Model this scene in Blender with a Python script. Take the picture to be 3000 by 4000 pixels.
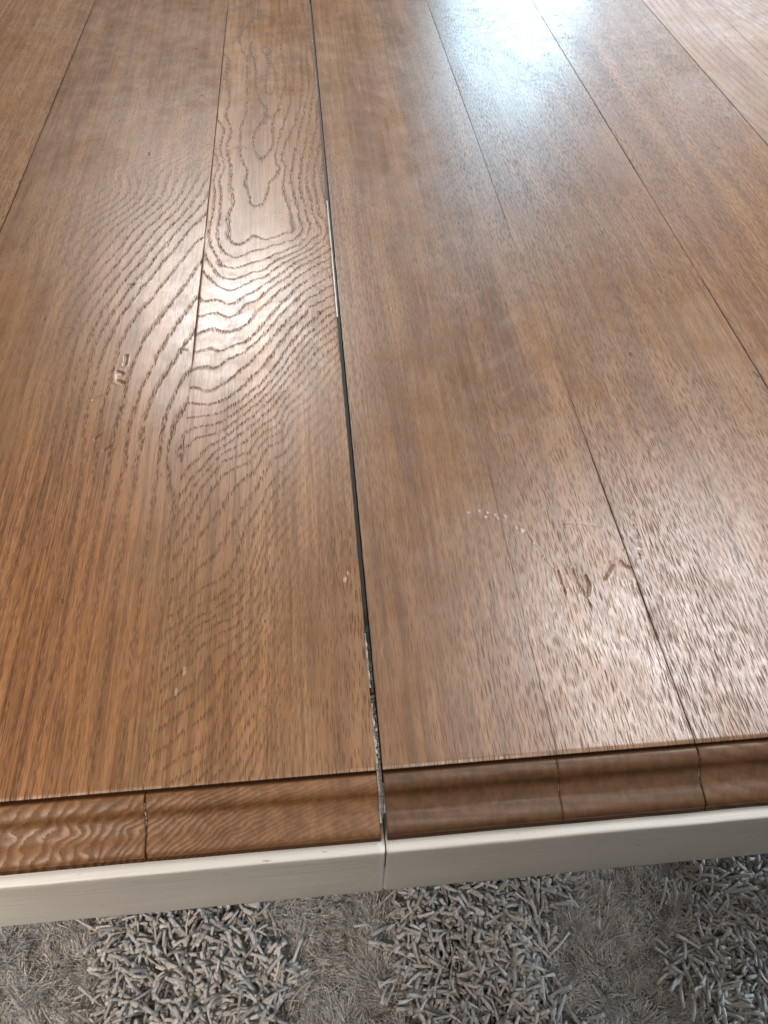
import bpy, math, random
import numpy as np
from mathutils import Matrix, Vector

S = bpy.context.scene
for o in list(bpy.data.objects): bpy.data.objects.remove(o)

# ------------------------------------------------------------------ camera
ZT = 0.76                                   # height of the table top
cam_d = bpy.data.cameras.new('camera'); cam = bpy.data.objects.new('camera', cam_d)
S.collection.objects.link(cam); S.camera = cam
cam_d.sensor_fit = 'HORIZONTAL'; cam_d.sensor_width = 36; cam_d.lens = 36
cam_d.clip_start = 0.01; cam_d.clip_end = 100
R3 = Matrix(((0.9955434, 0.0596953, -0.0730057), (-0.0924420, 0.7708398, -0.6302860), (0.0186506, 0.6342259, 0.7729228))).to_4x4()
cam.matrix_world = Matrix.Translation((-0.0245373, -0.188988, 1.26)) @ R3
cam_d.dof.use_dof = True; cam_d.dof.focus_distance = 1.0; cam_d.dof.aperture_fstop = 36 / 1000 / 0.0009

# ------------------------------------------------------------------ light
world = bpy.data.worlds.new('World'); S.world = world; world.use_nodes = True
wb = world.node_tree.nodes['Background']
wb.inputs[0].default_value = (1.0, 0.93, 0.85, 1); wb.inputs[1].default_value = 0.10

def area_lamp(name, loc, aim, size, power, color, shape='DISK', sy=None):
    d = bpy.data.lights.new(name, 'AREA'); d.shape = shape; d.size = size
    if sy: d.size_y = sy
    d.energy = power; d.color = color
    o = bpy.data.objects.new(name, d); S.collection.objects.link(o); o.location = loc
    o.rotation_euler = (Vector(aim) - Vector(loc)).to_track_quat('-Z', 'Y').to_euler()
    return o
area_lamp('ceiling_or_fill_lamp', (-0.42, 2.80, 2.5), (-0.42, 2.3, 0.0), 0.80, 41, (1.0, 0.98, 0.96))
area_lamp('ceiling_or_fill_lamp', (1.10, 1.03, 2.5), (1.05, 0.85, 0.0), 0.92, 43, (0.97, 0.97, 1.0))
area_lamp('ceiling_or_fill_lamp', (-0.95, -0.65, 2.5), (-0.7, -0.3, 0.0), 0.70, 9, (1.0, 0.90, 0.80))
area_lamp('ceiling_or_fill_lamp', (0.35, -0.36, 2.5), (0.35, -0.3, 0.0), 0.5, 9, (1.0, 0.94, 0.88))  # added overhead fill: brightens the rug, only grazes the apron
area_lamp('window_or_fill_light', (1.17, 4.6, 1.44), (0.3, 0.6, 0.76), 0.60, 48, (0.46, 0.78, 1.0), 'RECTANGLE', 0.8)
area_lamp('window_or_fill_light', (2.1, 4.7, 1.75), (0.6, 0.9, 0.76), 1.7, 26, (0.74, 0.87, 1.0), 'RECTANGLE', 1.5)  # added fill area, stands in for glow off a bright far wall
sd = bpy.data.lights.new('added_front_spot', 'SPOT'); sd.energy = 400; sd.color = (1.0, 0.87, 0.76)  # added spot; its soft cone stands in for the photographer's shadow at right
sd.spot_size = math.radians(33); sd.spot_blend = 1.0; sd.shadow_soft_size = 0.35
area_lamp('side_window_light', (2.9, 0.05, 1.0), (0.3, 0.0, 0.05), 0.8, 100, (0.66, 0.86, 1.0), 'RECTANGLE', 1.1)
so = bpy.data.objects.new('added_front_spot', sd); S.collection.objects.link(so); so.location = (-1.25, -1.25, 2.15)
so.rotation_euler = (Vector((-0.56, -0.05, 0.42)) - so.location).to_track_quat('-Z', 'Y').to_euler()

S.view_settings.view_transform = 'Standard'; S.view_settings.look = 'None'
S.view_settings.exposure = -0.06; S.view_settings.gamma = 1
S.cycles.use_denoising = True

# ------------------------------------------------------------------ data: growth rings and dents, traced on the table top (metres)
RING_B=[[-1.5,[[-0.1584,0.3016],[-0.1478,0.2675],[-0.1431,0.2564],[-0.1453,0.2072],[-0.1457,0.1199],[-0.146,0.0467],[-0.1448,-0.0011]]],[0,[[-0.1433,0.4285],[-0.1549,0.3979],[-0.1653,0.3625],[-0.1691,0.3318],[-0.1688,0.3052],[-0.1684,0.2772],[-0.1692,0.1857],[-0.1696,0.1218],[-0.17,0.0659],[-0.167,0.0008]]],[1,[[-0.1423,0.4924],[-0.1544,0.4586],[-0.1697,0.4162],[-0.1801,0.383],[-0.1856,0.3514],[-0.1878,0.2924],[-0.1893,0.2352],[-0.1884,0.1234],[-0.1868,0.0501],[-0.1862,0.0025]]],[2,[[-0.1432,0.5549],[-0.1621,0.5018],[-0.1812,0.4456],[-0.1893,0.4107],[-0.1947,0.3775],[-0.1979,0.2932],[-0.2008,0.236],[-0.202,0.1245],[-0.2009,0.0513],[-0.1995,0.0036]]],[3,[[-0.145,0.6141],[-0.1656,0.552],[-0.186,0.4994],[-0.2005,0.4543],[-0.2072,0.4119],[-0.2117,0.323],[-0.2122,0.2369],[-0.2139,0.1255],[-0.2134,0.0524],[-0.2113,0.0047]]],[4,[[-0.1473,0.6584],[-0.174,0.5972],[-0.1988,0.5329],[-0.2174,0.4819],[-0.2233,0.4341],[-0.2261,0.3543],[-0.2218,0.2377],[-0.2241,0.1263],[-0.2244,0.0533],[-0.2231,0.0057]]],[5,[[-0.1646,0.6748],[-0.1925,0.6031],[-0.2165,0.5383],[-0.2317,0.4829],[-0.2381,0.4351],[-0.241,0.3554]]],[5,[[-0.2313,0.2384],[-0.2343,0.1271],[-0.2353,0.0542]]],[6,[[-0.1778,0.6756],[-0.205,0.6038],[-0.2284,0.539],[-0.2424,0.4836],[-0.2482,0.4358],[-0.2497,0.356]]],[6,[[-0.2409,0.2392],[-0.2436,0.1279],[-0.2439,0.0549]]],[7,[[-0.191,0.6764],[-0.2175,0.6046],[-0.2402,0.5398],[-0.2532,0.4843],[-0.2584,0.4365],[-0.2583,0.3567]]],[7,[[-0.2504,0.2399],[-0.253,0.1287],[-0.2525,0.0556]]],[8,[[-0.2041,0.6772],[-0.23,0.6054],[-0.2521,0.5406],[-0.264,0.4851],[-0.2685,0.4373],[-0.267,0.3573]]],[8,[[-0.2599,0.2406],[-0.2623,0.1294],[-0.261,0.0564]]],[9,[[-0.2173,0.678],[-0.2425,0.6062],[-0.2639,0.5414],[-0.2747,0.4858],[-0.2786,0.438],[-0.2756,0.3579]]],[9,[[-0.2694,0.2414],[-0.2716,0.1302],[-0.2696,0.0571]]],[10,[[-0.2304,0.6788],[-0.2549,0.607],[-0.2758,0.5422],[-0.2855,0.4865],[-0.2888,0.4387],[-0.2843,0.3586]]],[10,[[-0.2789,0.2421],[-0.2809,0.1309],[-0.2782,0.0578]]],[11,[[-0.2435,0.6796],[-0.2673,0.6078],[-0.2876,0.543],[-0.2962,0.4873],[-0.2989,0.4394],[-0.2929,0.3592]]],[11,[[-0.2884,0.2428],[-0.2902,0.1317],[-0.2867,0.0585]]],[12,[[-0.2566,0.6804],[-0.2798,0.6086],[-0.2994,0.5437],[-0.307,0.488],[-0.309,0.4401],[-0.3015,0.3598]]],[12,[[-0.2979,0.2436],[-0.2995,0.1325],[-0.2953,0.0593]]],[13,[[-0.2697,0.6812],[-0.2922,0.6094],[-0.3112,0.5445],[-0.3177,0.4887],[-0.3191,0.4408],[-0.3102,0.3605]]],[14,[[-0.2828,0.682],[-0.3046,0.6102],[-0.323,0.5453],[-0.3284,0.4895],[-0.3292,0.4415],[-0.3188,0.3611]]],[15,[[-0.2959,0.6828],[-0.317,0.611],[-0.3348,0.5461],[-0.3391,0.4902],[-0.3392,0.4422],[-0.3274,0.3617]]],[16,[[-0.3089,0.6835],[-0.3293,0.6118],[-0.3465,0.5468],[-0.3498,0.4909],[-0.3493,0.4429],[-0.336,0.3624]]],[17,[[-0.322,0.6843],[-0.3417,0.6125],[-0.3583,0.5476],[-0.3605,0.4917],[-0.3594,0.4436],[-0.3446,0.363]]],[18,[[-0.335,0.6851],[-0.3541,0.6133],[-0.3701,0.5484],[-0.3712,0.4924],[-0.3694,0.4443],[-0.3532,0.3636]]],[19,[[-0.348,0.6859],[-0.3664,0.6141],[-0.3818,0.5492],[-0.3819,0.4931],[-0.3795,0.445],[-0.3618,0.3642]]],[20,[[-0.361,0.6867],[-0.3787,0.6149],[-0.3935,0.55],[-0.3925,0.4938],[-0.3895,0.4457],[-0.3704,0.3649]]],[7,[[-0.1451,0.8185],[-0.1646,0.7424]]],[9,[[-0.1667,0.8272],[-0.1852,0.7504]]],[11,[[-0.1885,0.836],[-0.206,0.7585]]],[13,[[-0.2104,0.8448],[-0.2269,0.7666]]],[15,[[-0.2325,0.8537],[-0.248,0.7748]]],[17,[[-0.2548,0.8627],[-0.2692,0.7831]]],[19,[[-0.2772,0.8718],[-0.2906,0.7914]]],[21,[[-0.2999,0.8809],[-0.3121,0.7997]]],[11.0,[[-0.1434,0.961],[-0.1634,0.8776]]],[18.0,[[-0.1441,1.317],[-0.155,1.1143]]],[14.5,[[-0.1763,0.9627],[-0.1947,0.8793]]],[21.5,[[-0.1836,1.3185],[-0.1907,1.1159]]],[18.0,[[-0.2091,0.9643],[-0.2259,0.881]]],[25.0,[[-0.2231,1.3199],[-0.2264,1.1175]]],[21.5,[[-0.2418,0.9659],[-0.257,0.8826]]],[28.5,[[-0.2624,1.3213],[-0.2619,1.119]]],[25.0,[[-0.2745,0.9676],[-0.288,0.8843]]],[32.0,[[-0.3017,1.3228],[-0.2973,1.1206]]],[28.5,[[-0.307,0.9692],[-0.319,0.8859]]],[35.5,[[-0.3408,1.3242],[-0.3327,1.1222]]]]
RING_C=[[-2,[[-0.0801,1.2223],[-0.0724,1.1373],[-0.0759,1.0514]]],[-1,[[-0.092,1.273],[-0.1028,1.2134],[-0.0942,1.1293],[-0.0898,1.052],[-0.0758,1.0033],[-0.0789,0.9431],[-0.0707,0.8863],[-0.0724,0.9428],[-0.0586,1.0342],[-0.0508,1.1097],[-0.0574,1.1923],[-0.0647,1.2617]]],[-0.3,[[-0.1081,0.9301],[-0.1015,0.8351],[-0.0954,0.7384],[-0.0868,0.7436],[-0.0783,0.7963],[-0.0676,0.8725]]],[0.3,[[-0.1245,1.3271],[-0.1391,1.2852],[-0.1135,1.1852],[-0.1111,1.0696],[-0.114,0.9745],[-0.1183,0.8888],[-0.1056,0.8101],[-0.0983,0.7386],[-0.0922,0.7159],[-0.078,0.7261],[-0.0723,0.7718],[-0.0601,0.8201],[-0.0628,0.8858],[-0.0454,0.9863],[-0.0367,1.0917],[-0.038,1.2305]]],[1,[[-0.1389,1.1136],[-0.131,1.0377],[-0.1318,0.9605],[-0.1305,0.8759],[-0.1245,0.8363],[-0.1212,0.7806],[-0.1172,0.7454],[-0.1201,0.7012],[-0.119,0.6645],[-0.1205,0.6574],[-0.1073,0.6402],[-0.0987,0.6514],[-0.0912,0.658],[-0.0783,0.6466],[-0.0656,0.6517],[-0.0476,0.6601],[-0.0501,0.6654],[-0.0508,0.7135],[-0.059,0.7711],[-0.0585,0.8327],[-0.0499,0.8989],[-0.0317,0.9934],[-0.026,1.0912],[-0.0265,1.23]]],[2,[[-0.1357,0.9315],[-0.1381,0.8696],[-0.1363,0.7874],[-0.1329,0.7406],[-0.133,0.6535],[-0.1284,0.6324],[-0.1204,0.6183],[-0.1116,0.6122],[-0.0982,0.6214],[-0.0858,0.6263],[-0.072,0.6334],[-0.0555,0.6405],[-0.0426,0.6503],[-0.0359,0.6618],[-0.0387,0.6804],[-0.0433,0.7354],[-0.0482,0.7946],[-0.0437,0.8448],[-0.0332,0.9263],[-0.0182,1.0487],[-0.0163,1.1811]]],[3,[[-0.1393,0.8244],[-0.1409,0.7582],[-0.1406,0.7188],[-0.1429,0.6494],[-0.134,0.6192],[-0.1271,0.5989],[-0.1146,0.5905],[-0.1026,0.5952],[-0.0904,0.6009],[-0.0745,0.6087],[-0.0595,0.619],[-0.0404,0.6338],[-0.0297,0.6542],[-0.0289,0.6798],[-0.0346,0.7349],[-0.0362,0.7939],[-0.0319,0.8442],[-0.0234,0.9258],[-0.0118,1.032]]],[4,[[-0.1421,0.6086],[-0.1325,0.5842],[-0.1212,0.5708],[-0.1115,0.5691],[-0.0997,0.5757],[-0.0853,0.5811],[-0.0707,0.5975],[-0.0533,0.6119],[-0.0407,0.6201],[-0.0249,0.6421],[-0.014,0.6604],[-0.0233,0.7229],[-0.0275,0.7813],[-0.0206,0.8567],[-0.0103,0.9251]]],[5,[[-0.1418,0.5784],[-0.1327,0.5612],[-0.1252,0.5525],[-0.1156,0.5478],[-0.104,0.5552],[-0.09,0.5667],[-0.072,0.5803],[-0.0585,0.5967],[-0.0409,0.6111],[-0.0215,0.6303],[-0.0143,0.6949],[-0.0189,0.7688],[-0.0133,0.8432]]],[6,[[-0.1416,0.5296],[-0.1278,0.5307],[-0.1148,0.522],[-0.1035,0.533],[-0.092,0.5423],[-0.0779,0.5576],[-0.0659,0.5693],[-0.0537,0.5856],[-0.0348,0.604],[-0.0154,0.623]]],[7,[[-0.1426,0.5047],[-0.1303,0.5077],[-0.1163,0.4992],[-0.1074,0.5061],[-0.1009,0.5191],[-0.0894,0.5262],[-0.0779,0.5433],[-0.066,0.5568],[-0.0477,0.5787],[-0.0288,0.597],[-0.0094,0.6159]]],[8,[[-0.1422,0.477],[-0.1302,0.4816],[-0.1199,0.4755],[-0.1089,0.4784],[-0.0957,0.4903],[-0.0869,0.5105],[-0.0755,0.5253],[-0.0601,0.5462],[-0.0418,0.5699],[-0.023,0.5879],[-0.0063,0.6022]]],[9,[[-0.1426,0.4453],[-0.132,0.4498],[-0.1231,0.444],[-0.1135,0.4485],[-0.0995,0.4563],[-0.0887,0.4716],[-0.0776,0.4891],[-0.0662,0.513],[-0.052,0.5356],[-0.0336,0.5589],[-0.0071,0.5847]]],[10,[[-0.137,0.4214],[-0.1263,0.419],[-0.1171,0.4283],[-0.1055,0.4359],[-0.0949,0.4472],[-0.0841,0.4623],[-0.0742,0.4797],[-0.0628,0.4994],[-0.0487,0.5215],[-0.0304,0.5463],[-0.0055,0.5675]]],[11,[[-0.1425,0.3896],[-0.1309,0.3841],[-0.1239,0.3899],[-0.1139,0.3986],[-0.1048,0.4109],[-0.0934,0.425],[-0.0818,0.4428],[-0.0697,0.4649],[-0.0572,0.4859],[-0.0432,0.5076],[-0.0249,0.5318],[-0.0052,0.5488]]],[12,[[-0.1419,0.3672],[-0.1203,0.3689],[-0.1032,0.3841],[-0.088,0.4069],[-0.0721,0.4344],[-0.0529,0.4746],[-0.0326,0.5094],[-0.0093,0.5288]]],[13,[[-0.1386,0.3479],[-0.1196,0.3528],[-0.0985,0.3706],[-0.0811,0.3927],[-0.0652,0.423],[-0.0459,0.4625],[-0.0283,0.4887],[-0.0051,0.5117]]],[15,[[-0.1391,0.3206],[-0.1186,0.328],[-0.098,0.3481],[-0.0765,0.3756],[-0.0585,0.4049],[-0.0368,0.4467],[-0.0063,0.4872]]],[17,[[-0.1454,0.2619],[-0.1328,0.2827],[-0.1156,0.307],[-0.0954,0.3294],[-0.0721,0.3557],[-0.0519,0.3906],[-0.0278,0.4349],[-0.0053,0.4597]]],[19,[[-0.1445,0.2217],[-0.1316,0.2618],[-0.1149,0.2879],[-0.0907,0.3023],[-0.0657,0.3333],[-0.0433,0.3732],[-0.0194,0.4127],[-0.0044,0.4333]]],[21,[[-0.1429,0.1746],[-0.1305,0.2085],[-0.1147,0.2344],[-0.0961,0.2672],[-0.0762,0.3022],[-0.0528,0.3365],[-0.0208,0.3794]]],[23,[[-0.1386,0.1397],[-0.1256,0.1556],[-0.11,0.1653],[-0.0983,0.1988],[-0.0818,0.237],[-0.0599,0.2782],[-0.027,0.3346],[-0.0025,0.3849]]],[25,[[-0.137,0.1172],[-0.1191,0.1319],[-0.1021,0.1452],[-0.0884,0.1703],[-0.0815,0.2022],[-0.0662,0.2384],[-0.0393,0.2851],[-0.0052,0.3393]]],[27,[[-0.1418,0.0925],[-0.1266,0.1144],[-0.1134,0.1213],[-0.0964,0.1301],[-0.0846,0.1567],[-0.0758,0.1899],[-0.0566,0.2249],[-0.0253,0.2756],[-0.0024,0.3145]]],[29,[[-0.1427,0.0636],[-0.1243,0.0763],[-0.1108,0.1014],[-0.0926,0.1156],[-0.0808,0.135],[-0.072,0.1667],[-0.057,0.2003],[-0.0306,0.2435]]],[31,[[-0.1415,0.0298],[-0.124,0.0448],[-0.1062,0.0694],[-0.0921,0.0922],[-0.0822,0.1068],[-0.0702,0.1342],[-0.0575,0.1656],[-0.0379,0.2036]]],[33,[[-0.1421,0.0017],[-0.1249,0.0109],[-0.1133,0.0194],[-0.1021,0.0463],[-0.09,0.0734],[-0.0771,0.1025],[-0.0632,0.1336],[-0.0444,0.1758]]],[36,[[-0.112,-0.0054],[-0.0977,0.0086],[-0.089,0.0253],[-0.0768,0.0493],[-0.0687,0.0753],[-0.0548,0.1125],[-0.0378,0.1529]]],[40,[[-0.0735,0.0081],[-0.0672,0.04],[-0.0573,0.0653],[-0.0427,0.1115],[-0.0228,0.1628]]],[46,[[-0.0403,-0.0025],[-0.0406,0.0294],[-0.0341,0.0724],[-0.0215,0.1199]]],[53,[[-0.0126,0.0029],[-0.0126,0.0354]]]]
MARKS=[["w",[[0.0931,0.2134],[0.093,0.2128]],0.00065,1],["w",[[0.1026,0.2144],[0.1024,0.2137]],0.00078,1],["w",[[0.1094,0.2122],[0.1093,0.2115]],0.00078,1],["w",[[0.1066,0.2073],[0.1065,0.2067]],0.00078,1],["w",[[0.1154,0.2083],[0.1152,0.2077]],0.00117,1],["w",[[0.1167,0.2049],[0.1166,0.2042]],0.00078,1],["w",[[0.1237,0.2068],[0.1235,0.2062]],0.0013,1],["w",[[0.1304,0.1947],[0.1303,0.194]],0.00103,1],["w",[[0.135,0.1914],[0.1348,0.1907]],0.00154,1],["w",[[0.1416,0.1769],[0.1415,0.1762]],0.00063,1],["w",[[0.1465,0.1616],[0.1464,0.161]],0.00075,1],["w",[[0.1537,0.1488],[0.1535,0.1483]],0.00111,1],["w",[[0.1667,0.1508],[0.1666,0.1502]],0.00087,1],["w",[[0.2146,0.1632],[0.2144,0.1626]],0.00114,1],["w",[[0.2009,0.1527],[0.2007,0.1521]],0.00087,1],["w",[[0.1957,0.1523],[0.1955,0.1517]],0.00062,1],["w",[[0.2049,0.1554],[0.2047,0.1548]],0.00063,1],["g",[[0.1553,0.148],[0.1551,0.1368],[0.1563,0.1266]],0.00111,1],["g",[[0.1618,0.1512],[0.1618,0.1437]],0.00087,1],["g",[[0.167,0.1493],[0.1679,0.1358],[0.1702,0.1255],[0.1729,0.1125]],0.00099,1],["g",[[0.1762,0.1411],[0.1769,0.1322],[0.1735,0.1238]],0.0016,1],["g",[[0.1901,0.137],[0.1954,0.1425],[0.2007,0.1496]],0.00135,1],["g",[[0.2082,0.1536],[0.21,0.1489],[0.2143,0.1463]],0.00138,1],["g",[[0.2111,0.1338],[0.2101,0.1223]],0.00074,1],["g",[[0.2156,0.132],[0.215,0.1063],[0.214,0.0806]],0.00086,1],["g",[[0.2311,0.2019],[0.2305,0.1803],[0.2282,0.1645],[0.2243,0.1539]],0.00066,1],["g",[[0.1224,0.2003],[0.1279,0.1884]],0.00052,0.4],["g",[[0.1368,0.1877],[0.1421,0.176],[0.1465,0.1616],[0.1503,0.1506]],0.00051,0.4],["g",[[0.1699,0.1949],[0.1842,0.1938],[0.2027,0.1891]],0.00065,0.4],["g",[[-0.2162,0.4408],[-0.2156,0.4265]],0.00203,1],["g",[[-0.2222,0.4164],[-0.2162,0.4126]],0.00199,1],["g",[[-0.2194,0.4025],[-0.2135,0.3987]],0.00221,1],["g",[[-0.24,0.3775],[-0.228,0.3848]],0.0012,0.6],["w",[[-0.2238,0.4114],[-0.2221,0.401]],0.00198,1],["d",[[-0.2293,0.564],[-0.2217,0.5635]],0.00111,1],["d",[[-0.1618,0.4472],[-0.1563,0.4446]],0.00128,1],["d",[[-0.1532,0.5332],[-0.149,0.5338]],0.00082,1],["d",[[-0.2302,0.3235],[-0.2259,0.33]],0.00091,1],["d",[[-0.22,0.309],[-0.2165,0.3131]],0.00113,1],["d",[[-0.3082,0.5064],[-0.3078,0.5044]],0.00132,1],["d",[[-0.1978,1.2299],[-0.1939,1.2268]],0.00251,1],["d",[[-0.1782,1.048],[-0.1748,1.0478]],0.00191,1],["d",[[-0.2364,0.8683],[-0.2356,0.8637]],0.00205,1],["d",[[-0.2305,0.1523],[-0.2296,0.1491]],0.00097,1],["d",[[-0.0205,0.5003],[-0.0201,0.4975]],0.00164,1],["d",[[0.0545,0.5015],[0.0541,0.4982]],0.00138,1],["d",[[0.2939,0.4089],[0.2931,0.4052]],0.00185,1],["d",[[0.4081,1.1304],[0.408,1.1267]],0.00211,1],["d",[[0.1019,0.9791],[0.1018,0.9753]],0.00151,1],["d",[[0.4107,0.3717],[0.4125,0.3645]],0.00156,1],["w",[[-0.1336,0.0853],[-0.1336,0.0807]],0.00091,1],["w",[[-0.1381,0.0694],[-0.1381,0.0649]],0.00072,1],["w",[[-0.0115,0.1592],[-0.012,0.1575]],0.00081,1],["w",[[-0.0142,0.1543],[-0.0151,0.1511]],0.0008,1]]


# ------------------------------------------------------------------ helpers
class NT:
    def __init__(s, name):
        m = bpy.data.materials.new(name); m.use_nodes = True; s.m = m
        s.t = m.node_tree; s.b = s.t.nodes['Principled BSDF']; s.out = s.t.nodes['Material Output']
    def n(s, k, **kw):
        x = s.t.nodes.new(k)
        for a, v in kw.items(): setattr(x, a, v)
        return x
    def put(s, sock, v):
        if v is None: return
        if hasattr(v, 'is_output') or isinstance(v, bpy.types.NodeSocket): s.t.links.new(v, sock)
        else: sock.default_value = v
    def M(s, op, a, b=None, c=None, clamp=False):
        x = s.n('ShaderNodeMath', operation=op, use_clamp=clamp)
        for i, v in enumerate((a, b, c)):
            if v is not None: s.put(x.inputs[i], v)
        return x.outputs[0]
    def add(s, a, b): return s.M('ADD', a, b)
    def mul(s, a, b): return s.M('MULTIPLY', a, b)
    def sub(s, a, b): return s.M('SUBTRACT', a, b)
    def step(s, v, a, b, lo=0.0, hi=1.0):
        x = s.n('ShaderNodeMapRange', interpolation_type='SMOOTHSTEP')
        s.put(x.inputs[0], v); x.inputs[1].default_value = a; x.inputs[2].default_value = b
        x.inputs[3].default_value = lo; x.inputs[4].default_value = hi
        return x.outputs[0]
    def attr(s, name):
        return s.n('ShaderNodeAttribute', attribute_name=name).outputs['Fac']
    def co(s):
        return s.n('ShaderNodeTexCoord').outputs['Object']
    def scaled(s, v, sc, off=(0, 0, 0)):
        x = s.n('ShaderNodeMapping'); s.put(x.inputs[0], v); x.inputs[1].default_value = off; x.inputs[3].default_value = sc
        return x.outputs[0]
    def noise(s, v, scale=1.0, detail=2.0, rough=0.5, dist=0.0):
        x = s.n('ShaderNodeTexNoise'); s.put(x.inputs['Vector'], v); x.inputs['Scale'].default_value = scale
        x.inputs['Detail'].default_value = detail; x.inputs['Roughness'].default_value = rough
        x.inputs['Distortion'].default_value = dist
        return x.outputs['Fac']
    def voro(s, v, dim='2D'):
        x = s.n('ShaderNodeTexVoronoi', voronoi_dimensions=dim, feature='F1'); s.put(x.inputs['Vector'], v); x.inputs['Scale'].default_value = 1
        x.inputs['Randomness'].default_value = 1
        return x.outputs['Distance']
    def mix(s, f, a, b, mode='MIX'):
        x = s.n('ShaderNodeMix', data_type='RGBA', blend_type=mode)
        s.put(x.inputs[0], f); s.put(x.inputs[6], a); s.put(x.inputs[7], b)
        return x.outputs[2]
    def bump(s, h, dist, strength=1.0, normal=None):
        x = s.n('ShaderNodeBump'); x.inputs['Strength'].default_value = strength
        x.inputs['Distance'].default_value = dist; s.put(x.inputs['Height'], h)
        if normal is not None: s.put(x.inputs['Normal'], normal)
        return x.outputs[0]

def mesh_obj(name, V, F, mat, parent=None, attrs=None, smooth=True):
    V = np.asarray(V, dtype=np.float32)
    me = bpy.data.meshes.new(name)
    F = np.asarray(F, dtype=np.int32)
    nf = len(F); k = F.shape[1]
    me.vertices.add(len(V)); me.vertices.foreach_set('co', V.ravel())
    me.loops.add(nf * k); me.loops.foreach_set('vertex_index', F.ravel())
    me.polygons.add(nf); me.polygons.foreach_set('loop_start', np.arange(nf, dtype=np.int32) * k)
    me.polygons.foreach_set('loop_total', np.full(nf, k, dtype=np.int32))
    me.polygons.foreach_set('use_smooth', np.full(nf, smooth, dtype=bool))
    if attrs:
        for a, v in attrs.items():
            at = me.attributes.new(a, 'FLOAT', 'POINT'); at.data.foreach_set('value', np.asarray(v, dtype=np.float32))
    me.update(calc_edges=True); me.validate()
    me.materials.append(mat)
    o = bpy.data.objects.new(name, me); S.collection.objects.link(o)
    if parent: o.parent = parent
    return o

def bevel_box(name, lo, hi, mat, parent, bev=0.002, seg=2):
    import bmesh
    bm = bmesh.new(); bmesh.ops.create_cube(bm, size=1)
    for v in bm.verts:
        v.co = Vector([lo[i] + (v.co[i] + .5) * (hi[i] - lo[i]) for i in range(3)])
    if bev: bmesh.ops.bevel(bm, geom=bm.edges[:], offset=bev, segments=seg, affect='EDGES', profile=.5)
    me = bpy.data.meshes.new(name); bm.to_mesh(me); bm.free(); me.materials.append(mat)
    o = bpy.data.objects.new(name, me); S.collection.objects.link(o)
    if parent: o.parent = parent
    return o

def vnoise(x, y, seed=0):
    """smooth value noise on numpy arrays"""
    xi = np.floor(x).astype(np.int64); yi = np.floor(y).astype(np.int64)
    fx = x - xi; fy = y - yi; fx = fx * fx * (3 - 2 * fx); fy = fy * fy * (3 - 2 * fy)
    def hsh(a, b):
        h = np.sin(a * 127.1 + b * 311.7 + seed * 74.7) * 43758.5453
        return h - np.floor(h)
    return (hsh(xi, yi) * (1 - fx) + hsh(xi + 1, yi) * fx) * (1 - fy) + (hsh(xi, yi + 1) * (1 - fx) + hsh(xi + 1, yi + 1) * fx) * fy

def sstep(v, a, b):
    t = np.clip((v - a) / (b - a), 0, 1); return t * t * (3 - 2 * t)

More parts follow.
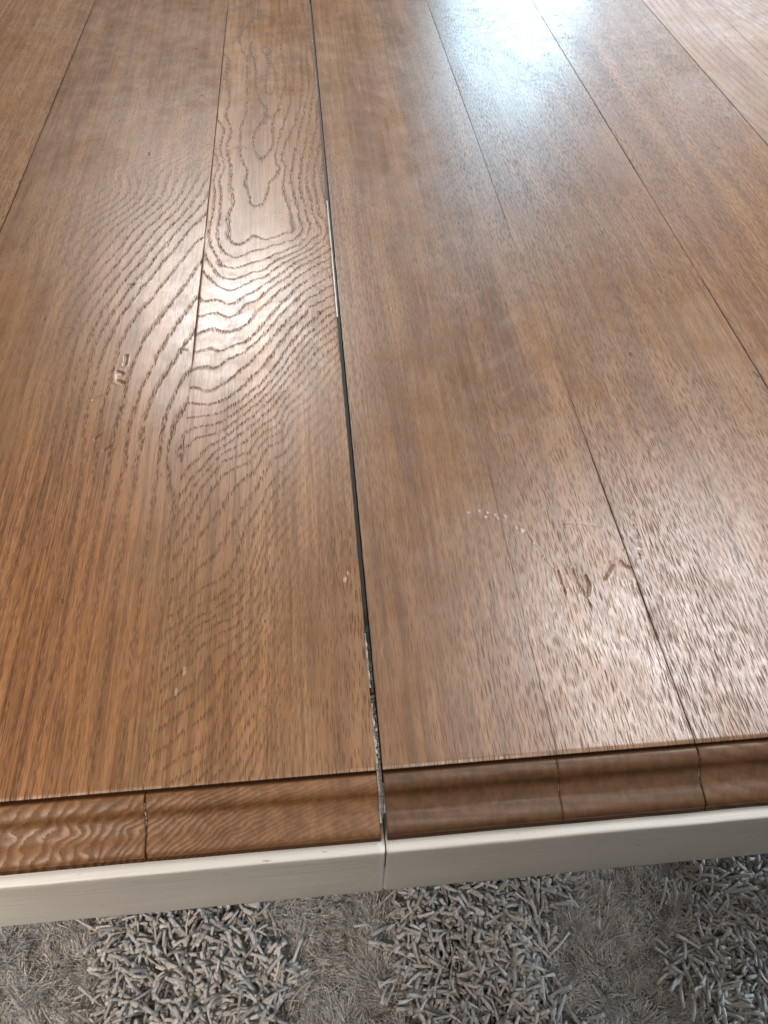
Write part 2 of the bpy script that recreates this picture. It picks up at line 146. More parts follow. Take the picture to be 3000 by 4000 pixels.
# ------------------------------------------------------------------ materials
def oak(edge=False):
    t = NT('oiled_oak_edge' if edge else 'oiled_oak'); co = t.co()
    bw = t.attr('bw'); jg = t.attr('jg'); streak = t.attr('streak')
    ring = t.attr('ring'); amp = t.attr('amp'); pore = t.attr('pore'); dark = t.attr('dark'); white = t.attr('white')
    tone = t.attr('tone'); ray = t.attr('ray'); red = t.attr('red')
    jag = t.noise(t.scaled(co, (520, 380, 380) if edge else (620, 60, 200)), 1, 2, .6)
    jag2 = t.noise(t.scaled(co, (90, 26, 60), (3, 1, 0)), 1, 2, .5)
    ph = t.add(t.add(ring, t.mul(t.mul(t.sub(jag, .5), 0.75), jg)), t.mul(t.mul(t.sub(jag2, .5), .40), jg))
    fr = t.M('FRACT', ph)
    band = t.mul(t.step(fr, 0.0, 0.06), t.sub(1, t.M('DIVIDE', t.sub(fr, t.mul(bw, .55)), t.mul(bw, .6), clamp=True)))
    # open pores: short dark dashes lying along the board
    wob = t.noise(t.scaled(co, (45, 7, 20), (1, 4, 2)), 1, 2, .5)
    p1 = t.voro(t.scaled(co, (1100, 700, 700) if edge else (1150, 105, 300)), '3D' if edge else '2D')
    p2 = t.voro(t.scaled(co, (800, 500, 500) if edge else (640, 44, 250), (7, 3, 1)), '3D' if edge else '2D')
    p2 = t.add(p2, t.mul(t.sub(wob, .5), .32))
    pm = t.step(p1, .50, .28)
    pm2 = t.step(p2, .255, .165)
    bp = t.mul(t.mul(band, amp), t.add(.75 if edge else .30, t.mul(pm, .25 if edge else .95)))
    bg = t.mul(t.mul(t.M('MAXIMUM', t.mul(pm2, .78), t.mul(pm, .25)), pore), t.sub(1, t.mul(ray, .65)))
    d = t.M('MAXIMUM', bp, bg)
    st = t.noise(t.scaled(co, (640, 12, 60), (5, 2, 0)), 1, 2, .6)
    d = t.M('MAXIMUM', d, t.mul(t.mul(t.step(st, .535, .585), streak), t.add(.65, t.mul(pm2, .35))))
    d = t.M('MINIMUM', d, 1.0)
    # colour
    s1 = t.noise(t.scaled(co, (34, 1.6, 5)), 1, 3, .6)
    s2 = t.noise(t.scaled(co, (160, 120, 120) if edge else (300, 9, 40)), 1, 3, .65)
    bl = t.noise(t.scaled(co, (6, 4, 4)), 1, 3, .5)
    c = t.mix(t.step(s1, .32, .7), (.190, .087, .034, 1), (.280, .143, .060, 1))
    c = t.mix(t.mul(t.step(bl, .35, .65), .35), c, (.230, .126, .054, 1))
    c = t.mix(t.mul(red, .6), c, (.27, .108, .036, 1))
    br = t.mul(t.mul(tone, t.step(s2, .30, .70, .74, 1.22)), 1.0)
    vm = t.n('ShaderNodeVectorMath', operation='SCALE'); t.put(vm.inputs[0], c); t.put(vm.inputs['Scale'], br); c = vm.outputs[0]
    c = t.mix(t.mul(ray, .22), c, (.29, .185, .11, 1))
    c = t.mix(t.mul(d, .88), c, (.055, .024, .010, 1))
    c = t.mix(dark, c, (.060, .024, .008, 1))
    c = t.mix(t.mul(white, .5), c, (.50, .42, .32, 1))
    t.put(t.b.inputs['Base Color'], c)
    sm = t.noise(t.scaled(co, (9, 7, 7), (2, 5, 1)), 1, 4, .6)
    fine = t.noise(t.scaled(co, (900, 260, 300)), 1, 2, .6)
    ro = t.add(t.add(t.step(sm, .3, .7, .26, .33), .12 if edge else 0), t.mul(d, .30))
    sm2 = t.noise(t.scaled(co, (38, 30, 30), (1, 8, 3)), 1, 5, .7)
    ro = t.add(ro, t.step(sm2, .35, .7, -.02, .07))
    ro = t.add(ro, t.mul(t.M('ADD', dark, white), .1))
    t.put(t.b.inputs['Roughness'], ro)
    t.put(t.b.inputs['Specular IOR Level'], t.sub(t.sub(.50 if edge else .84, t.mul(d, .42 if edge else .72)), t.mul(dark, .4)))
    wav = t.noise(t.scaled(co, (22, 12, 20)), 1, 3, .55)
    h = t.add(t.sub(t.mul(fine, .12), d), t.mul(s2, .10))
    n1 = t.bump(h, .00004 if edge else .000014, 1.0)
    n2 = t.bump(wav, .0014, .16, n1)
    t.put(t.b.inputs['Normal'], n2)
    return t.m

def dark_wood():
    t = NT('raw_wood_core'); t.b.inputs['Base Color'].default_value = (.035, .018, .010, 1); t.b.inputs['Roughness'].default_value = .85
    n = t.noise(t.scaled(t.co(), (200, 15, 60)), 1, 3)
    t.put(t.b.inputs['Base Color'], t.mix(n, (.015, .008, .005, 1), (.05, .027, .014, 1)))
    return t.m

def paint():
    t = NT('cream_paint'); co = t.co()
    a = t.noise(t.scaled(co, (7, 7, 7)), 1, 3, .5)
    br = t.noise(t.scaled(co, (9, 330, 330)), 1, 3, .6)
    chip = t.noise(t.scaled(co, (70, 500, 500), (4, 2, 9)), 1, 2, .5)
    c = t.mix(t.step(a, .3, .7), (.55, .525, .475, 1), (.62, .595, .545, 1))
    c = t.mix(t.step(chip, .70, .78), c, (.30, .23, .15, 1))
    t.put(t.b.inputs['Base Color'], c)
    t.b.inputs['Roughness'].default_value = .5
    t.put(t.b.inputs['Normal'], t.bump(t.add(t.mul(br, 1.3), a), .0007, .7))
    return t.m

def flaky(name, c1, c2, lo, hi):
    t = NT(name); co = t.co()
    a = t.noise(t.scaled(co, (900, 160, 500)), 1, 3, .65)
    t.put(t.b.inputs['Base Color'], t.mix(t.step(a, lo, hi), c1, c2))
    t.b.inputs['Roughness'].default_value = .75
    t.put(t.b.inputs['Normal'], t.bump(a, .0005, .8))
    return t.m

def yarn(name, ca, cb, rough, spec):
    t = NT(name); co = t.co(); tone = t.attr('tone'); u = t.attr('u')
    f = t.noise(t.scaled(co, (900, 900, 900)), 1, 3, .6)
    c = t.mix(t.step(f, .3, .7), ca, cb)
    vm = t.n('ShaderNodeVectorMath', operation='SCALE'); t.put(vm.inputs[0], c); t.put(vm.inputs['Scale'], tone)
    t.put(t.b.inputs['Base Color'], vm.outputs[0])
    t.b.inputs['Roughness'].default_value = rough; t.b.inputs['Specular IOR Level'].default_value = spec
    t.b.inputs['Sheen Weight'].default_value = .25; t.b.inputs['Sheen Roughness'].default_value = .4
    w = t.M('SINE', t.mul(u, 6.2832))
    t.put(t.b.inputs['Normal'], t.bump(t.add(t.mul(w, .35), t.mul(f, 1.3)), .0018, 1.0))
    return t.m

OAK = oak(); OAKE = oak(True); CORE = dark_wood(); PAINT = paint()
STRIP = flaky('white_strip_plastic', (.55, .53, .49, 1), (.72, .70, .66, 1), .3, .6)
FILL = flaky('grey_filler', (.15, .135, .115, 1), (.44, .45, .43, 1), .36, .58)
YARN = yarn('rug_yarn', (.33, .31, .29, 1), (.51, .485, .455, 1), .62, .35)
FIBRE = yarn('rug_fibre', (.45, .425, .395, 1), (.65, .62, .58, 1), .6, .3)

# ------------------------------------------------------------------ the setting
def floor_mat():
    t = NT('floor_boards'); co = t.co()
    n = t.noise(t.scaled(co, (2, 40, 1)), 1, 4, .6)
    t.put(t.b.inputs['Base Color'], t.mix(n, (.10, .07, .045, 1), (.17, .12, .08, 1))); t.b.inputs['Roughness'].default_value = .5
    return t.m
fl = mesh_obj('floor', [(-6, -6, 0), (6, -6, 0), (6, 6, 0), (-6, 6, 0)], [(0, 1, 2, 3)], floor_mat())
fl['kind'] = 'structure'

# ------------------------------------------------------------------ the table
table = bpy.data.objects.new('extending_table', None); S.collection.objects.link(table); table.location = (0, 0, 0)
table['label'] = 'brown oak plank table in two halves with a dark gap and a cream painted apron'
table['category'] = 'table'

def rbf(data, gx, gy, sy=0.45, lam=2e-4):
    P = []; L = []
    for lev, pts in data:
        # resample
        for (x0, y0), (x1, y1) in zip(pts[:-1], pts[1:]):
            d = math.hypot(x1 - x0, (y1 - y0) * sy); n = max(1, int(d / .02))
            for k in range(n):
                P.append((x0 + (x1 - x0) * k / n, (y0 + (y1 - y0) * k / n) * sy)); L.append(lev)
        P.append((pts[-1][0], pts[-1][1] * sy)); L.append(lev)
    P = np.array(P) * 10; L = np.array(L, float)
    def phi(r2): return np.where(r2 > 1e-12, .5 * r2 * np.log(r2 + 1e-12), 0)
    D = ((P[:, None, :] - P[None, :, :]) ** 2).sum(-1)
    n = len(P); A = np.zeros((n + 3, n + 3)); A[:n, :n] = phi(D) + lam * np.eye(n)
    A[:n, n] = 1; A[:n, n + 1:] = P; A[n, :n] = 1; A[n + 1:, :n] = P.T
    w = np.linalg.lstsq(A, np.concatenate([L, np.zeros(3)]), rcond=None)[0]
    q = np.stack([gx, gy * sy], 1) * 10; out = np.empty(len(q))
    for i in range(0, len(q), 20000):
        s = q[i:i + 20000]; d = ((s[:, None, :] - P[None]) ** 2).sum(-1)
        out[i:i + 20000] = phi(d) @ w[:n] + w[n] + s @ w[n + 1:]
    return out

def marks(X, Y):
    """dents, scratches and specks in the varnish: returns dz, dark, white"""
    dz = np.zeros_like(X); dk = np.zeros_like(X); wh = np.zeros_like(X)
    jit = (vnoise(X * 1500, Y * 700, 5) - .5)
    for t, pts, r, a in MARKS:
        pts = np.array(pts); r = max(r * (.78 if t == 'g' else 1), .0006)
        lo = pts.min(0) - 4 * r; hi = pts.max(0) + 4 * r
        k = np.where((X > lo[0]) & (X < hi[0]) & (Y > lo[1] - .004) & (Y < hi[1] + .004))[0]
        if not len(k): continue
        x = X[k]; y = Y[k]; dm = np.full(len(k), 1e9)
        for p, q in zip(pts[:-1], pts[1:]):
            d = q - p; L = d @ d + 1e-12
            s = np.clip(((x - p[0]) * d[0] + (y - p[1]) * d[1]) / L, 0, 1)
            dm = np.minimum(dm, np.hypot(x - p[0] - s * d[0], (y - p[1] - s * d[1]) * .8))
        f = (1 - sstep(dm / r + jit[k] * .7, .45, 1.15)) * a
        rim = np.exp(-((dm / r - 1.35) / .35) ** 2) * a
        if t == 'g': dk[k] = np.maximum(dk[k], f * .60 * sstep(vnoise(x * 1300, y * 450, 77), .2, .6)); dz[k] -= f * min(.0008, r * .6); dz[k] += rim * .00022
        elif t == 'd': dk[k] = np.maximum(dk[k], f * .85); dz[k] -= f * .0003
        else: wh[k] = np.maximum(wh[k], f); dz[k] += f * .0005
    return dz, dk, wh

NEAR = np.concatenate([np.arange(0, .34, .0011), np.arange(.34, .60, .0016), np.arange(.60, 1.5, .0035), np.arange(1.5, 1.9001, .04)])
FAR_AX = np.concatenate([np.arange(0, 1.5, .006), np.arange(1.5, 1.9001, .04)])

def seam_w(edge, y):
    """how open the joint at this edge is along its length"""
    w = .0005 + .0003 * vnoise(y * 9, y * 0, 3)
    if abs(edge + .150) < .01: w = w * (1 - sstep(y, .62, .66) + sstep(y, .63, .70)) * (1 - .93 * (1 - sstep(y, .40, .46))) * .9 + .00004
    if abs(edge - .2155) < .01: w = w * (1 - .6 * (sstep(y, .34, .40) * (1 - sstep(y, .60, .70)))) * (1 + .5 * (1 - sstep(y, .25, .32)))
    if abs(edge - .414) < .01: w = .8 * w * (1 - .85 * (sstep(y, .45, .55) * (1 - sstep(y, .75, .82))))
    if abs(edge - .119) < .003: w = w * .0 + .0002 * (1 - sstep(y, .04, .12)) + .00003
    return w

def plank(kind, xl, xr, seed, dx, yax, tilt=0., cup=0., gapL=False, gapR=False):
    nx = max(3, int(round((xr - xl) / dx)) + 1); ny = len(yax)
    s = np.linspace(0, 1, nx); Yg, Sg = np.meshgrid(yax, s, indexing='ij')
    L = xl + (0 if gapL else 1) * seam_w(xl, yax) / 2; Rr = xr - (0 if gapR else 1) * seam_w(xr, yax) / 2
    # ragged edges where two halves meet
    if gapL: L = L + .0003 * (vnoise(yax * 120, yax * 0, 9) - .5)
    if gapR: Rr = Rr + .00045 * (vnoise(yax * 160, yax * 0, 11) - .5) + .0005 * np.exp(-((yax - .62) / .012) ** 2)
    X = (L[:, None] + Sg * (Rr - L)[:, None]).ravel(); Y = Yg.ravel(); Sx = Sg.ravel()
    z = tilt * (Sx - .5) * (xr - xl) * ((1 - sstep(Y, .12, .35)) if kind == 'Q1b' else sstep(Y, .35, .5) if kind in 'BC' else 1) + cup * (2 * Sx - 1) ** 2 * ((1 - sstep(Y, .12, .35)) if kind == 'Q1b' else 1) + .00012 * (vnoise(X * 14 + seed, Y * 5, seed) - .5)
    edge = np.minimum(X - np.repeat(L, nx), np.repeat(Rr, nx) - X); z -= .0003 * (1 - sstep(edge, 0, .0010)) * np.repeat(sstep(seam_w(xl, yax) + seam_w(xr, yax), .0006, .0014), nx) * (.35 + .65 * (gapL or gapR))
    z -= .0007 * (1 - sstep(Y, 0, .002))
    dz, dk, wh = marks(X, Y); z += dz; dk = np.maximum(dk, .6 * (1 - sstep(edge, .0002, .0013)) * np.repeat(sstep(seam_w(xl, yax) + seam_w(xr, yax), .0005, .0012), nx))
    one = np.ones_like(X); ring = None; ray = 0 * X; red = 0 * X; tone = one.copy(); amp = .5 * one; pore = .8 * one
    lowx = (vnoise(X * 3 + 9, Y * 1.6, seed + 2) - .5)
    if kind == 'B':
        ring = rbf(RING_B, X, Y)
        diag = sstep(X, -.36, -.20) * sstep(Y, .12, .34) * (1 - sstep(Y, .62, 1.0))
        amp = .18 + .64 * diag; amp = np.maximum(amp, .62 * (1 - sstep(Y, .25, .42))) * (1 - .6 * sstep(Y, .8, 1.05))
        pore = .75 - .55 * diag; red = .75 * (1 - sstep(Y, .18, .5)) * (1 - sstep(X, -.22, -.14)); tone = .96 + .0 * X - .10 * sstep(Y, .8, 1.1)
    elif kind == 'C':
        ring = rbf(RING_C, X, Y)
        amp = .74 - .06 * (1 - sstep(Y, .28, .46)); amp = amp * (1 - .55 * sstep(X, -.085, -.03) * (1 - sstep(Y, .35, .5))); pore = .18 + .6 * (1 - sstep(Y, .12, .36)) + .35 * sstep(X, -.055, -.01)
        tone = 1.04 * one; red = -.1 * one
    elif kind == 'A':
        ring = X / .0035 + 8 * lowx; amp = .35 * one; pore = .95 * one; tone = 1.10 * one; red = .12 * one
    elif kind == 'Q1':
        ring = X / .0042 + 6 * lowx + 1.2 * Y; amp = .30 * one; pore = .75 + .25 * sstep(X, .06, .16)
        yy = Y + .035 * np.sin((X - .10) * 30) + .02 * (vnoise(X * 40, Y * 14, 3) - .5)
        cr = vnoise(X * 16 + 4, yy * 55, 17) * .6 + vnoise(X * 30, yy * 120, 18) * .4
        msk = np.exp(-((X - .165) / .045) ** 2) * (1 - .75 * (1 - sstep(Y, .30, .42))) + .8 * np.exp(-((X - .10) / .04) ** 2) * sstep(Y, .85, 1.0)
        ray = sstep(cr, .56, .66) * np.clip(msk * 1.3, 0, 1); tone = .94 + .12 * lowx
    elif kind == 'Q1b':
        ring = X / .0042 + 6 * lowx + 1.2 * Y; amp = .25 * one; pore = .95 * one
        yy = Y + .03 * np.sin((X - .10) * 40); cr = vnoise(X * 26, yy * 120, 27) * .75 + .25 * vnoise(X * 90, yy * 300, 28)
        ray = sstep(cr, .66, .74) * sstep(Y, .03, .05) * .6; tone = .94 + .12 * lowx
    elif kind == 'Q2':
        ring = X / .0046 + 10 * lowx + 2.5 * Y; amp = .38 * one; pore = 1.0 * one
        cr = vnoise(X * 10, Y * 9, 37); ray = .5 * sstep(cr, .7, .8); tone = .97 + .10 * lowx
    elif kind == 'Q3':
        ring = X / .0038 + 9 * lowx - 2 * Y; amp = .32 * one; pore = .92 * one; tone = .97 + .10 * lowx
    elif kind == 'Q4':
        u = X - .79 + .10 * (Y - 1.1) + .012 * (vnoise(X * 12, Y * 4, 91) - .5); ring = 75 * np.sqrt(u * u + .004 * (1.6 - Y) ** 2 + 1e-5) + 5 * lowx + 9 * Y
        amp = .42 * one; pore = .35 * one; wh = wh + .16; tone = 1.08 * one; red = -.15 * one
    else:
        ring = X / .004; amp = .4 * one
    bw = (.30 if kind == 'Q4' else .45) * one; jg = .6 * one; streak = 0 * X
    if kind[0] == 'Q': streak = .12 * one
    if kind in 'BC':
        g = ring.reshape(ny, nx); gy, gx = np.gradient(g, yax, axis=0), np.gradient(g, axis=1) / np.gradient(X.reshape(ny, nx), axis=1)
        gm = np.hypot(gx, gy * .6).ravel(); bw = np.clip(gm * .0055, .24, .52); jg = np.clip(gm * .0120, .35, 1.05)
        streak = (1 - sstep(Y, .22, .50)) * (1.0 if kind == 'B' else .5)
        if kind == 'B': streak = streak * (.45 + .55 * (1 - sstep(X, -.24, -.16)))
    tone = tone * (1 + .06 * (vnoise(X * 20, Y * 1.3, seed + 4) - .5))
    V = np.stack([X, Y, ZT + z], 1)
    i = np.arange((ny - 1) * (nx - 1)); r = i // (nx - 1); c = i % (nx - 1); a = r * nx + c
    F = np.stack([a, a + 1, a + nx + 1, a + nx], 1)
    # side skirts down into the joint
    top = V.copy(); at = dict(ring=ring, amp=amp, pore=pore, dark=dk, white=wh, tone=tone, ray=ray, red=red, bw=bw, jg=jg, streak=streak)
    loop = np.concatenate([np.arange(nx), nx * np.arange(1, ny) + nx - 1, (ny - 1) * nx + np.arange(nx - 2, -1, -1), nx * np.arange(ny - 2, 0, -1)])
    low = V[loop].copy(); low[:, 2] = ZT - .0038; n0 = len(V); m = len(loop); k = np.arange(m); k2 = (k + 1) % m
    dup = V[loop].copy()
    V = np.concatenate([V, dup, low])
    F = np.concatenate([F, np.stack([n0 + k, n0 + m + k, n0 + m + k2, n0 + k2], 1)])
    for key in at:
        v = at[key][loop]
        if key == 'dark': v = v * 0 + 1.0
        at[key] = np.concatenate([at[key], v, v])
    return V, F, at

def join(parts):
    V = []; F = []; A = {}; n = 0
    for v, f, a in parts:
        V.append(v); F.append(f + n); n += len(v)
        for k in a: A.setdefault(k, []).append(a[k])
    return np.concatenate(V), np.concatenate(F), {k: np.concatenate(v) for k, v in A.items()}

# edge moulding: profile across the end of the boards (y outwards, z down from the top)
PROF = []
def _p(y, z): PROF.append((y, z))
_p(-.0004, -.0038); _p(-.0013, -.0036); _p(-.0019, -.0027)
for k in range(9):                       # upper round
    a = math.radians(8 + k * 74 / 8); _p(-.0020 - .0115 * math.sin(a), -.0024 - .0078 * (1 - math.cos(a)))
for k in range(1, 8):                    # hollow
    a = k / 7; _p(-.0134 - .0102 * a, -.0095 - .0062 * a ** .72)
for k in range(1, 10):                   # lower round
    a = math.radians(k * 88 / 9); _p(-.0238 - .0126 * math.sin(a), -.0158 - .0052 * (1 - math.cos(a)) ** 1.05)
_p(-.0366, -.0228); _p(-.0371, -.0235); _p(-.0377, -.0259); _p(-.030, -.0261)
PROF = np.array(PROF)

def moulding(segments):
    parts = []
    s = np.concatenate([[0], np.cumsum(np.hypot(*np.diff(PROF, axis=0).T))])
    for (x0, x1, kind, dx) in segments:
        nx = int((x1 - x0) / dx) + 2; xs = np.linspace(x0, x1, nx); npf = len(PROF)
        X = np.repeat(xs, npf); Yp = np.tile(PROF[:, 0], nx); Zp = np.tile(PROF[:, 1], nx); Sg = np.tile(s, nx)
        endd = np.minimum(X - x0, x1 - X); Zp = Zp - .00012 * (1 - sstep(endd, 0, .001))
        Zp = Zp + .0003 * (vnoise(X * 30, Sg * 60, 4) - .5); Yp = Yp + .0004 * (vnoise(X * 25, Sg * 0, 6) - .5)
        one = np.ones_like(X); lx = vnoise(X * 8, Sg * 40, 21)
        if kind == 'left':
            f = 105 * (X + .25)
            g = 75 + 260 * sstep(X, -.21, -.05)
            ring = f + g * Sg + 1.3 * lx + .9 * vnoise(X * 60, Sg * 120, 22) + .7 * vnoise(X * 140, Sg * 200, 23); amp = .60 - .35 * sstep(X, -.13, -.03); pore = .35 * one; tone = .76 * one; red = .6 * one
        elif kind == 'right':
            ring = 12 * X - 130 * Sg + 2 * lx; amp = .22 * one; pore = .35 * one; tone = .42 * one; red = .8 * one  # dark end grain, deepened further: shading of the right side put into colour
        else:
            ring = 42 * X - 95 * Sg + 1.5 * lx; amp = .35 * one; pore = .3 * one; tone = .52 * one; red = .6 * one  # also right half: end grain tone with the shading mixed in
        a = np.arange((nx - 1) * (npf - 1)); r = a // (npf - 1); c = a % (npf - 1); b = r * npf + c
        F = np.stack([b, b + 1, b + npf + 1, b + npf], 1)
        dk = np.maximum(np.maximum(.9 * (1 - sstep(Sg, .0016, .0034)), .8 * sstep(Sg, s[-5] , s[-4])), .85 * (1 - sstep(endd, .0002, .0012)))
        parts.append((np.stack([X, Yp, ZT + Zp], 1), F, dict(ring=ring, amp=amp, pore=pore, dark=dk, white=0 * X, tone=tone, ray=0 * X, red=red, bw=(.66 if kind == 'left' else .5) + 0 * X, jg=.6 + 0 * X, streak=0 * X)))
    return join(parts)

GL, GR = -.0025, .0016
# left half
V, F, A = join([
    plank('O', -.86, -.632, 41, .012, FAR_AX),
    plank('A', -.632, -.390, 1, .003, FAR_AX, .003),
    plank('B', -.390, -.150, 2, .00125, NEAR, -.002, -.0001),
    plank('C', -.150, GL, 3, .00115, NEAR, .003, -.0001, gapR=True)])
left = mesh_obj('tabletop', V, F, OAK, table, A); left['label'] = 'left half with arched cathedral grain and reddish near corner'
V, F, A = join([
    plank('Q1', GR, .119, 5, .0011, NEAR, .001, gapL=True),
    plank('Q1b', .119, .2155, 5, .0008, NEAR, -.004, .0001),
    plank('Q2', .2155, .414, 6, .0013, NEAR, .003, -.00015),
    plank('Q3', .414, .626, 7, .003, FAR_AX, -.004, .0001),
    plank('Q4', .626, .905, 8, .003, FAR_AX, .002)])
right = mesh_obj('tabletop', V, F, OAK, table, A); right['label'] = 'right half with straight grain, chipped varnish and small dents'
for par, x0, x1 in ((left, -.858, GL - .0002), (right, GR + .0002, .903)):
    bevel_box('core_board', (x0, .0002, ZT - .0262), (x1, 1.898, ZT - .0037), CORE, par, 0)
V, F, A = moulding([(-.86, -.3902, 'left', .004), (-.3896, -.1533, 'left', .0012), (-.1526, GL, 'left', .0012)])
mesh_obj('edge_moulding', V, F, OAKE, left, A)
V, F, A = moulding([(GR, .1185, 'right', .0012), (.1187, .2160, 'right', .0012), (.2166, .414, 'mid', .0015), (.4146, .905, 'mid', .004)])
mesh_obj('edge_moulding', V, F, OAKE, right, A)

# strips stuck in the gap
def strip(y0, y1, zt, w, mat, name, rag):
    n = max(8, int((y1 - y0) / .0012)); ys = np.linspace(y0, y1, n)
    zt_ = np.array([zt if y >= -.0005 else zt + float(np.interp(-y, -PROF[3:28, 0], PROF[3:28, 1])) for y in ys])
    wj = w * (1 + rag * (vnoise(ys * 400, ys * 0, 8) - .6)); zj = ZT + zt_ - rag * .001 * vnoise(ys * 300, ys * 0, 2)
    xl = np.full(n, GL - .0001)
    V = np.concatenate([np.stack([xl, ys, zj], 1), np.stack([xl + wj, ys, zj - .0001], 1), np.stack([xl + wj, ys, zj - .010], 1), np.stack([xl, ys, zj - .010], 1)])
    k = np.arange(n - 1); F = []
    for a in range(4):
        b = (a + 1) % 4; F.append(np.stack([a * n + k, b * n + k, b * n + k + 1, a * n + k + 1], 1))
    F.append(np.array([[0, 3 * n, 2 * n, n], [n - 1, 2 * n - 1, 3 * n - 1, 4 * n - 1]]))
    return mesh_obj(name, V, np.concatenate(F), mat, left, smooth=False)
strip(.4905, .66, -.0006, .0014, STRIP, 'filler_strip', .05)['label'] = 'thin white strip standing in the gap'
strip(.6612, .731, -.0008, .0012, STRIP, 'filler_strip', .05)
strip(1.02, 1.46, -.0011, .0005, FILL, 'filler_strip', .3)
strip(.060, .104, -.0010, .0011, FILL, 'filler_strip', .9)['label'] = 'crumbling grey filler in the gap'
strip(-.029, .0475, -.0007, .0014, FILL, 'filler_strip', .9)

# painted apron rails
def rail(x0, x1, parent):
    prof = [(-.020, -.0262), (-.0425, -.0262)]
    for k in range(7):
        a = math.radians(k * 15); prof.append((-.0435 - .0019 * math.sin(a), -.0262 - .0019 * (1 - math.cos(a))))
    prof += [(-.0455, -.035), (-.0456, -.060), (-.0456, -.090), (-.0455, -.120), (-.0452, -.1225), (-.0440, -.1235), (-.022, -.1235), (-.020, -.1215)]
    prof = np.array(prof); n = len(prof); xs = np.unique(np.concatenate([[x0, x0 + .0004, x0 + .0012, x1 - .0012, x1 - .0004, x1], np.arange(x0 + .003, x1 - .003, .003)]))
    X = np.repeat(xs, n); Yp = np.tile(prof[:, 0], len(xs)); Zp = np.tile(prof[:, 1], len(xs))
    e = np.minimum(X - x0, x1 - X); ins = .0009 * (1 - sstep(e, 0, .0012)); outer = Yp < -.03
    Yp = Yp + np.where(outer, ins * .8 + .00035 * (vnoise(X * 60, Zp * 200, 3) - .5) + .0004 * (vnoise(X * 12, Zp * 20, 5) - .5), 0)
    Zp = Zp - np.where((Zp > -.03), ins * .5 + .0004 * (vnoise(X * 40, Yp * 300, 7) - .5), 0)
    V = np.stack([X, Yp, ZT + Zp], 1); m = len(xs)
    a = np.arange((m - 1) * n); r = a // n; c = a % n; c2 = (c + 1) % n
    F = np.stack([r * n + c, r * n + c2, (r + 1) * n + c2, (r + 1) * n + c], 1)
    return mesh_obj('apron_rail', V, F, PAINT, parent)
rl = rail(-.83, -.0004, table); rl['label'] = 'left length of cream painted apron'
rr = rail(.0004, .875, table)
# paint bridging the lower part of the joint between the rails
jn = mesh_obj('joint_filler', *(lambda zs: (
    [(sx * (.00035 + .0), -.0449 + .0004 * random.random(), z) for z in zs for sx in (-1.6, 1.6)],
    [(2 * i, 2 * i + 1, 2 * i + 3, 2 * i + 2) for i in range(len(zs) - 1)]))([ZT - .062 - .0062 * k for k in range(10)]), PAINT, table)
for y0 in (0.25, 1.8):
    pass
for xs_ in (-.81, .855):
    bevel_box('side_rail', (xs_ - .0125, -.019, ZT - .122), (xs_ + .0125, 1.85, ZT - .0264), PAINT, table)
bevel_box('apron_rail', (-.797, 1.825, ZT - .122), (.842, 1.85, ZT - .0264), PAINT, table)
for x in (-.765, .81):
    for y in (.016, 1.79):
        bevel_box('leg', (x - .032, y - .032, .0), (x + .032, y + .032, ZT - .0266), PAINT, table, .004)

# ------------------------------------------------------------------ the rug
rng = np.random.default_rng(7)
rug = bpy.data.objects.new('shag_rug', None); S.collection.objects.link(rug)
rug['label'] = 'taupe grey shag rug with bands of thick yarn and fine pile under the table edge'; rug['category'] = 'rug'
def back_mat():
    t = NT('rug_backing'); n = t.noise(t.scaled(t.co(), (160, 160, 160)), 1, 4, .7)
    t.put(t.b.inputs['Base Color'], t.mix(n, (.18, .155, .13, 1), (.36, .32, .28, 1))); t.b.inputs['Roughness'].default_value = .9
    t.put(t.b.inputs['Normal'], t.bump(n, .01, 1)); return t.m
bevel_box('rug_backing', (-1.1, -.52, .001), (1.15, .56, .008), back_mat(), rug, .002)

def is_thick(x, y):
    """bands of thick yarn alternating with fine pile"""
    w = .02 * np.sin(y * 17 + x * 5) + .016 * (vnoise(x * 30, y * 30, 12) - .5)
    t = np.zeros_like(x, bool)
    for a, b, sl in ((-.378, -.150, -.02), (.045, .270, .10), (.462, .72, .10), (-.80, -.60, 0), (.92, 1.04, .1)):
        xx = x + w - sl * y; t |= (xx > a) & (xx < b)
    return t

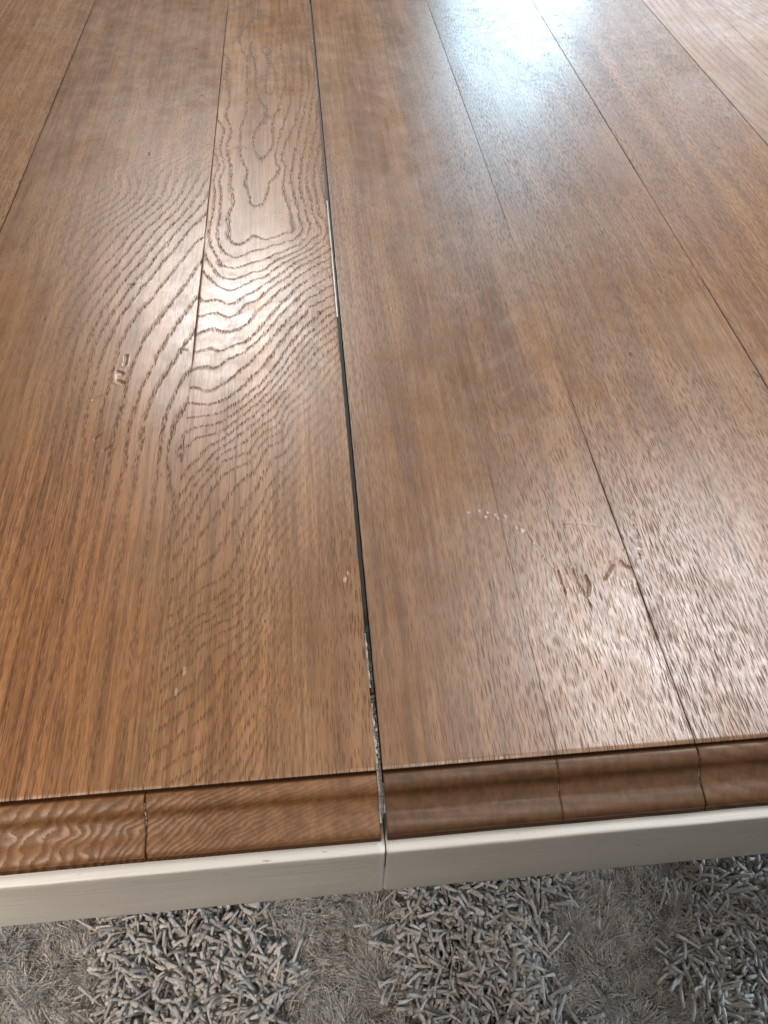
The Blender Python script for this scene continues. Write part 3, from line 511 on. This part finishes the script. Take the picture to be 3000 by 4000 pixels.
def tubes(P, rad, ns, tone, tip=1.0):
    """P: (n, k, 3) paths; rad: (n, k)"""
    n, k, _ = P.shape
    T = np.gradient(P, axis=1); T /= np.linalg.norm(T, axis=2, keepdims=True) + 1e-9
    up = np.zeros_like(T); up[..., 2] = 1
    side = np.cross(T, up); ln = np.linalg.norm(side, axis=2, keepdims=True); side = np.where(ln < 1e-3, np.array([1., 0, 0]), side / (ln + 1e-9))
    nrm = np.cross(side, T)
    an = np.arange(ns) / ns * 2 * np.pi
    ring = side[:, :, None, :] * np.cos(an)[None, None, :, None] + nrm[:, :, None, :] * np.sin(an)[None, None, :, None]
    tw = np.arange(k)[None, :, None] * 1.15 + (np.arange(n) * 2.4)[:, None, None]        # the twist of the yarn
    lump = 1 + .22 * np.cos(2 * an[None, None, :] + tw)
    V = (P[:, :, None, :] + ring * (rad[:, :, None] * lump)[..., None])
    # end cap centre
    cap = P[:, -1, :] + T[:, -1, :] * rad[:, -1, None] * .12
    V = np.concatenate([V.reshape(n, -1, 3), cap[:, None, :]], 1); per = k * ns + 1
    q = []
    for i in range(k - 1):
        for j in range(ns):
            j2 = (j + 1) % ns; q.append((i * ns + j, i * ns + j2, (i + 1) * ns + j2, (i + 1) * ns + j))
    for j in range(0, ns, 2):
        b = (k - 1) * ns; q.append((b + j, b + (j + 1) % ns, b + (j + 2) % ns, k * ns))
    q = np.array(q); F = (q[None] + (np.arange(n) * per)[:, None, None]).reshape(-1, 4)
    tn = np.repeat(tone, per); u = np.concatenate([np.repeat(np.arange(k), ns), [k]]) * 1.0
    return V.reshape(-1, 3), F, dict(tone=tn, u=np.tile(u, n))

x0, x1, y0, y1 = -1.08, 1.13, -.50, .54
N = 60000
bx = rng.uniform(x0, x1, N); by = rng.uniform(y0, y1, N); k = is_thick(bx + rng.normal(0, .011, N), by); bx = bx[k]; by = by[k]; n = len(bx)
K = 7
az = rng.uniform(0, 2 * np.pi, n) * 1.0 + 0; lean = rng.uniform(.5, 1.45, n); L = rng.uniform(.040, .066, n)
# neighbours lean alike, in clumps
az = vnoise(bx * 22, by * 22, 31) * 9 + rng.normal(0, .9, n)
turn = rng.normal(0, .95, n); P = np.zeros((n, K, 3)); P[:, 0] = np.stack([bx, by, np.full(n, .006)], 1)
for i in range(1, K):
    th = np.clip(lean * (i / (K - 1)) ** .7 * 1.45, 0, 1.9); a = az + turn * i / K
    st = np.stack([np.sin(th) * np.cos(a), np.sin(th) * np.sin(a), np.cos(th)], 1) * (L / (K - 1))[:, None]
    P[:, i] = P[:, i - 1] + st
P[..., 2] = np.maximum(P[..., 2], .010); P[..., 2] += rng.uniform(0, .004, n)[:, None]
r = rng.uniform(.0016, .0027, n)[:, None] * np.array([.75, .95, 1, .98, .97, 1.03, 1.12])[None]
V, F, A = tubes(P, r, 6, np.clip(rng.normal(1, .2, n), .6, 1.6))
yo = mesh_obj('thick_yarn', V, F, YARN, rug, A); yo['kind'] = 'stuff'

# fine pile: many short flat fibres in tufts
N = 42000
bx = rng.uniform(x0, x1, N); by = rng.uniform(y0, y1, N); k = ~is_thick(bx + rng.normal(0, .015, N), by); bx = bx[k]; by = by[k]
dens = np.exp(-((bx) / .9) ** 4 - ((by + .02) / .42) ** 4) > rng.uniform(0, 1, len(bx)) * .9; bx = bx[dens]; by = by[dens]; nt = len(bx)
M = 16; hx = np.repeat(bx, M); hy = np.repeat(by, M); n = len(hx)
caz = np.repeat(vnoise(bx * 16, by * 16, 51) * 8 + rng.normal(0, 1.0, nt), M); cl = np.repeat(rng.uniform(.0, .5, nt), M)
a = rng.uniform(0, 2 * np.pi, n); sp = rng.uniform(.05, .85, n)
d = np.stack([cl * np.cos(caz) + sp * np.cos(a), cl * np.sin(caz) + sp * np.sin(a), np.ones(n)], 1); d /= np.linalg.norm(d, axis=1, keepdims=True)
hgt = .020 + .009 * vnoise(hx * 18, hy * 18, 61) + .014 * vnoise(hx * 48, hy * 48, 62); hgt = hgt * rng.uniform(.8, 1.12, n) * np.repeat(rng.uniform(.75, 1.15, nt), M)
base = np.stack([hx + rng.normal(0, .0016, n), hy + rng.normal(0, .0016, n), np.full(n, .006)], 1)
side = np.stack([-np.sin(a), np.cos(a), np.zeros(n)], 1); w = rng.uniform(.0003, .0006, n)[:, None]
mid = base + d * (hgt * .55)[:, None]; bend = d + np.stack([.5 * np.cos(caz), .5 * np.sin(caz), -.1 * np.ones(n)], 1); bend /= np.linalg.norm(bend, axis=1, keepdims=True)
tip = mid + bend * (hgt * .45)[:, None]
V = np.stack([base - side * w, base + side * w, mid - side * w, mid + side * w, tip - side * w * .6, tip + side * w * .6], 1).reshape(-1, 3)
q = np.array([(0, 1, 3, 2), (2, 3, 5, 4)]); F = (q[None] + (np.arange(n) * 6)[:, None, None]).reshape(-1, 4)
tn = np.repeat(np.repeat(np.clip(rng.normal(1.05, .16, nt), .7, 1.5), M) * rng.uniform(.85, 1.15, n), 6)
fo = mesh_obj('fine_pile', V, F, FIBRE, rug, dict(tone=tn, u=np.tile([0, 0, 1, 1, 2, 2.], n)), smooth=False); fo['kind'] = 'stuff'
